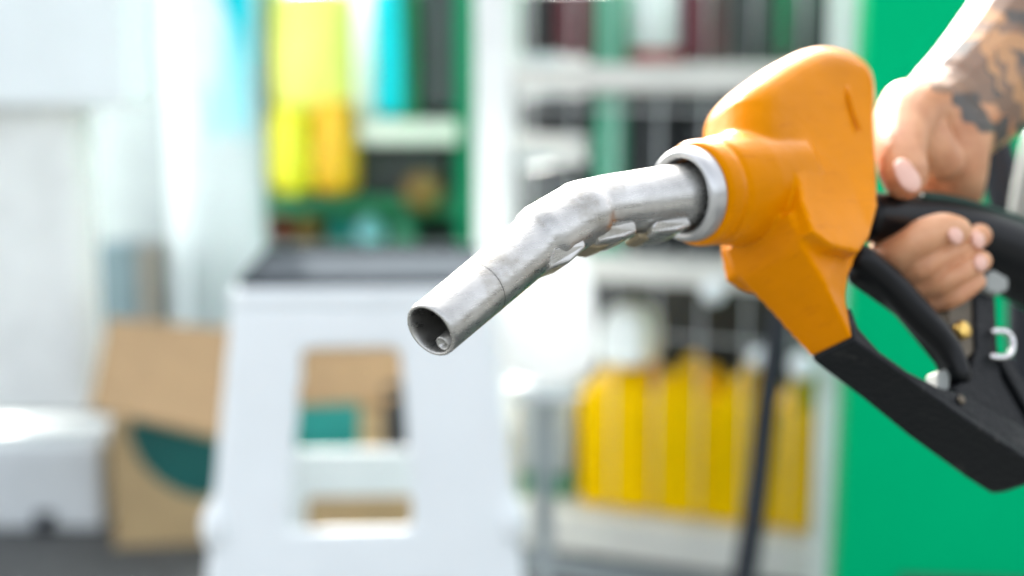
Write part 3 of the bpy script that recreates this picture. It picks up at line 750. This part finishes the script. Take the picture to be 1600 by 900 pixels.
# fingers wrapping under the grip and up its near side
limb([(1440, 330, -26, 34), (1392, 392, -12, 32), (1392, 402, 0, 30), (1422, 382, 14, 26), (1445, 368, 20, 28), (1472, 357, 25, 25), (1494, 361, 26, 24)])
limb([(1445, 345, -24, 32), (1405, 418, -10, 30), (1435, 420, 8, 21), (1468, 402, 17, 20), (1505, 386, 22, 18), (1531, 368, 25, 19)])
limb([(1455, 355, -24, 30), (1425, 440, -8, 28), (1458, 446, 8, 17), (1488, 433, 18, 19), (1513, 420, 23, 16), (1533, 408, 25, 17)])
limb([(1475, 360, -20, 26), (1450, 455, -6, 22), (1474, 472, 6, 14), (1500, 460, 16, 15), (1528, 440, 21, 13)])
bmesh.ops.recalc_face_normals(bm, faces=bm.faces)
me = bpy.data.meshes.new('person_raw'); bm.to_mesh(me); bm.free()
tmp = bpy.data.objects.new('person_raw', me); C.collection.objects.link(tmp)
r_ = tmp.modifiers.new('remesh', 'REMESH'); r_.mode = 'VOXEL'; r_.voxel_size = .0009
s_ = tmp.modifiers.new('smooth', 'SMOOTH'); s_.factor = .5; s_.iterations = 3
dg = bpy.context.evaluated_depsgraph_get(); me2 = bpy.data.meshes.new_from_object(tmp.evaluated_get(dg)); me2.name = 'person'
bpy.data.objects.remove(tmp)
for p in me2.polygons: p.use_smooth = True
person = bpy.data.objects.new('person', me2); C.collection.objects.link(person); person.matrix_world = NM
tag(person, 'tattooed forearm and bare hand gripping the nozzle handle, thumb over the top', 'person')
# tattoo drawn in arm coordinates (mm along the arm from the wrist, mm across it)
A0 = U(1480, 180, -6); A1 = U(1650, 20, 35); ad = (A1 - A0).normalized()
an = (NI.to_3x3() @ (CL - NM @ A0)).normalized(); ad = (ad - an * ad.dot(an)).normalized(); ac = an.cross(ad).normalized(); dA0 = depth_of(A0)
def armc(px, py):
    q = LP(px, py, dA0 - .02) - A0; return (q.dot(ad) * 1000, q.dot(ac) * 1000)
def inpoly(x, y, pl):
    c = False; j = len(pl) - 1
    for i in range(len(pl)):
        xi, yi = pl[i]; xj, yj = pl[j]
        if (yi > y) != (yj > y) and x < (xj - xi) * (y - yi) / (yj - yi) + xi: c = not c
        j = i
    return c
INKD = srgb(62, 78, 80); INKG = srgb(112, 100, 88); TAN = srgb(188, 146, 104)
grey_zone = [armc(*p) for p in [(1408, 120), (1450, 78), (1480, 40), (1520, -60), (1800, -60), (1700, 260), (1600, 215), (1585, 190), (1560, 170), (1520, 150), (1480, 150), (1440, 130)]]
DARK = [[(1412, 118), (1445, 82), (1500, 60), (1530, 62), (1510, 80), (1470, 100), (1440, 115)],
        [(1488, 152), (1508, 140), (1530, 150), (1538, 178), (1556, 190), (1568, 180), (1580, 186), (1576, 210), (1560, 240), (1558, 215), (1545, 208), (1520, 198), (1500, 180)],
        [(1566, 20), (1600, 10), (1660, 40), (1640, 60), (1600, 42)],
        [(1575, 60), (1600, 70), (1640, 120), (1600, 100)],
        [(1540, 100), (1552, 92), (1566, 140), (1560, 160)],
        [(1590, 200), (1640, 170), (1640, 230), (1600, 240)]]
PET = [[(1540, 60), (1560, 40), (1582, 70), (1592, 120), (1598, 170), (1585, 150), (1570, 100)],
       [(1528, 50), (1548, 70), (1562, 110), (1566, 150), (1556, 130), (1540, 90)],
       [(1470, 60), (1510, 42), (1545, 50), (1535, 62), (1500, 60)],
       [(1530, 0), (1560, 10), (1572, 30), (1550, 36), (1535, 20)],
       [(1560, 50), (1600, 50), (1650, 90), (1600, 85), (1580, 70)],
       [(1575, 120), (1600, 130), (1640, 200), (1600, 180)]]
DARK = [[armc(*p) for p in q] for q in DARK]; PET = [[armc(*p) for p in q] for q in PET]
ca = me2.color_attributes.new('ink', 'FLOAT_COLOR', 'POINT')
vals = [0.0] * (4 * len(me2.vertices))
for i, vt in enumerate(me2.vertices):
    q = vt.co - A0; x, y = q.dot(ad) * 1000, q.dot(ac) * 1000
    if x < -30: continue
    x += 1.2 * math.sin(y * .6); y += 1.0 * math.sin(x * .5)
    col, al = None, 0
    if inpoly(x, y, grey_zone): col, al = INKG, .8
    for pl in DARK:
        if inpoly(x, y, pl): col, al = INKD, .9
    for pl in PET:
        if inpoly(x, y, pl): col, al = TAN, .85
    if col: vals[4 * i:4 * i + 4] = [col[0], col[1], col[2], al]
ca.data.foreach_set('color', vals)
me2.materials.append(skin_mat())
def nail(px, py, wo, rx, ry, ang, tilt=(0, 0)):
    """domed oval nail lying on the fingertip"""
    bm = bmesh.new(); q = U(px, py, wo); a = R(ang)
    X = Vector((math.cos(a), math.sin(a), tilt[0])).normalized(); Y = Vector((-math.sin(a), math.cos(a), tilt[1])).normalized(); Z = X.cross(Y)
    rg = []
    for s, h in ((1, -.0016), (1.0, -.0003), (.85, .0004), (.5, .001), (.15, .0013)):
        rg.append([bm.verts.new(q + X * (abs(math.cos(k * math.pi / 14)) ** .8 * math.copysign(1, math.cos(k * math.pi / 14))) * rx * s + Y * math.sin(k * math.pi / 14) * ry * s + Z * h) for k in range(28)])
    for A_, B_ in zip(rg, rg[1:]):
        for k in range(28): bm.faces.new((A_[k], A_[(k + 1) % 28], B_[(k + 1) % 28], B_[k]))
    bm.faces.new(rg[0]); bm.faces.new(rg[-1])
    return obj('fingernail', bm, M['nail'], person)
nail(1420, 273, 27.6, .0088, .0082, 95)
nail(1495, 366, 31.5, .0052, .0045, 30)
nail(1530, 374, 29.5, .005, .004, 35)
nail(1534, 410, 29.0, .005, .0038, 30)
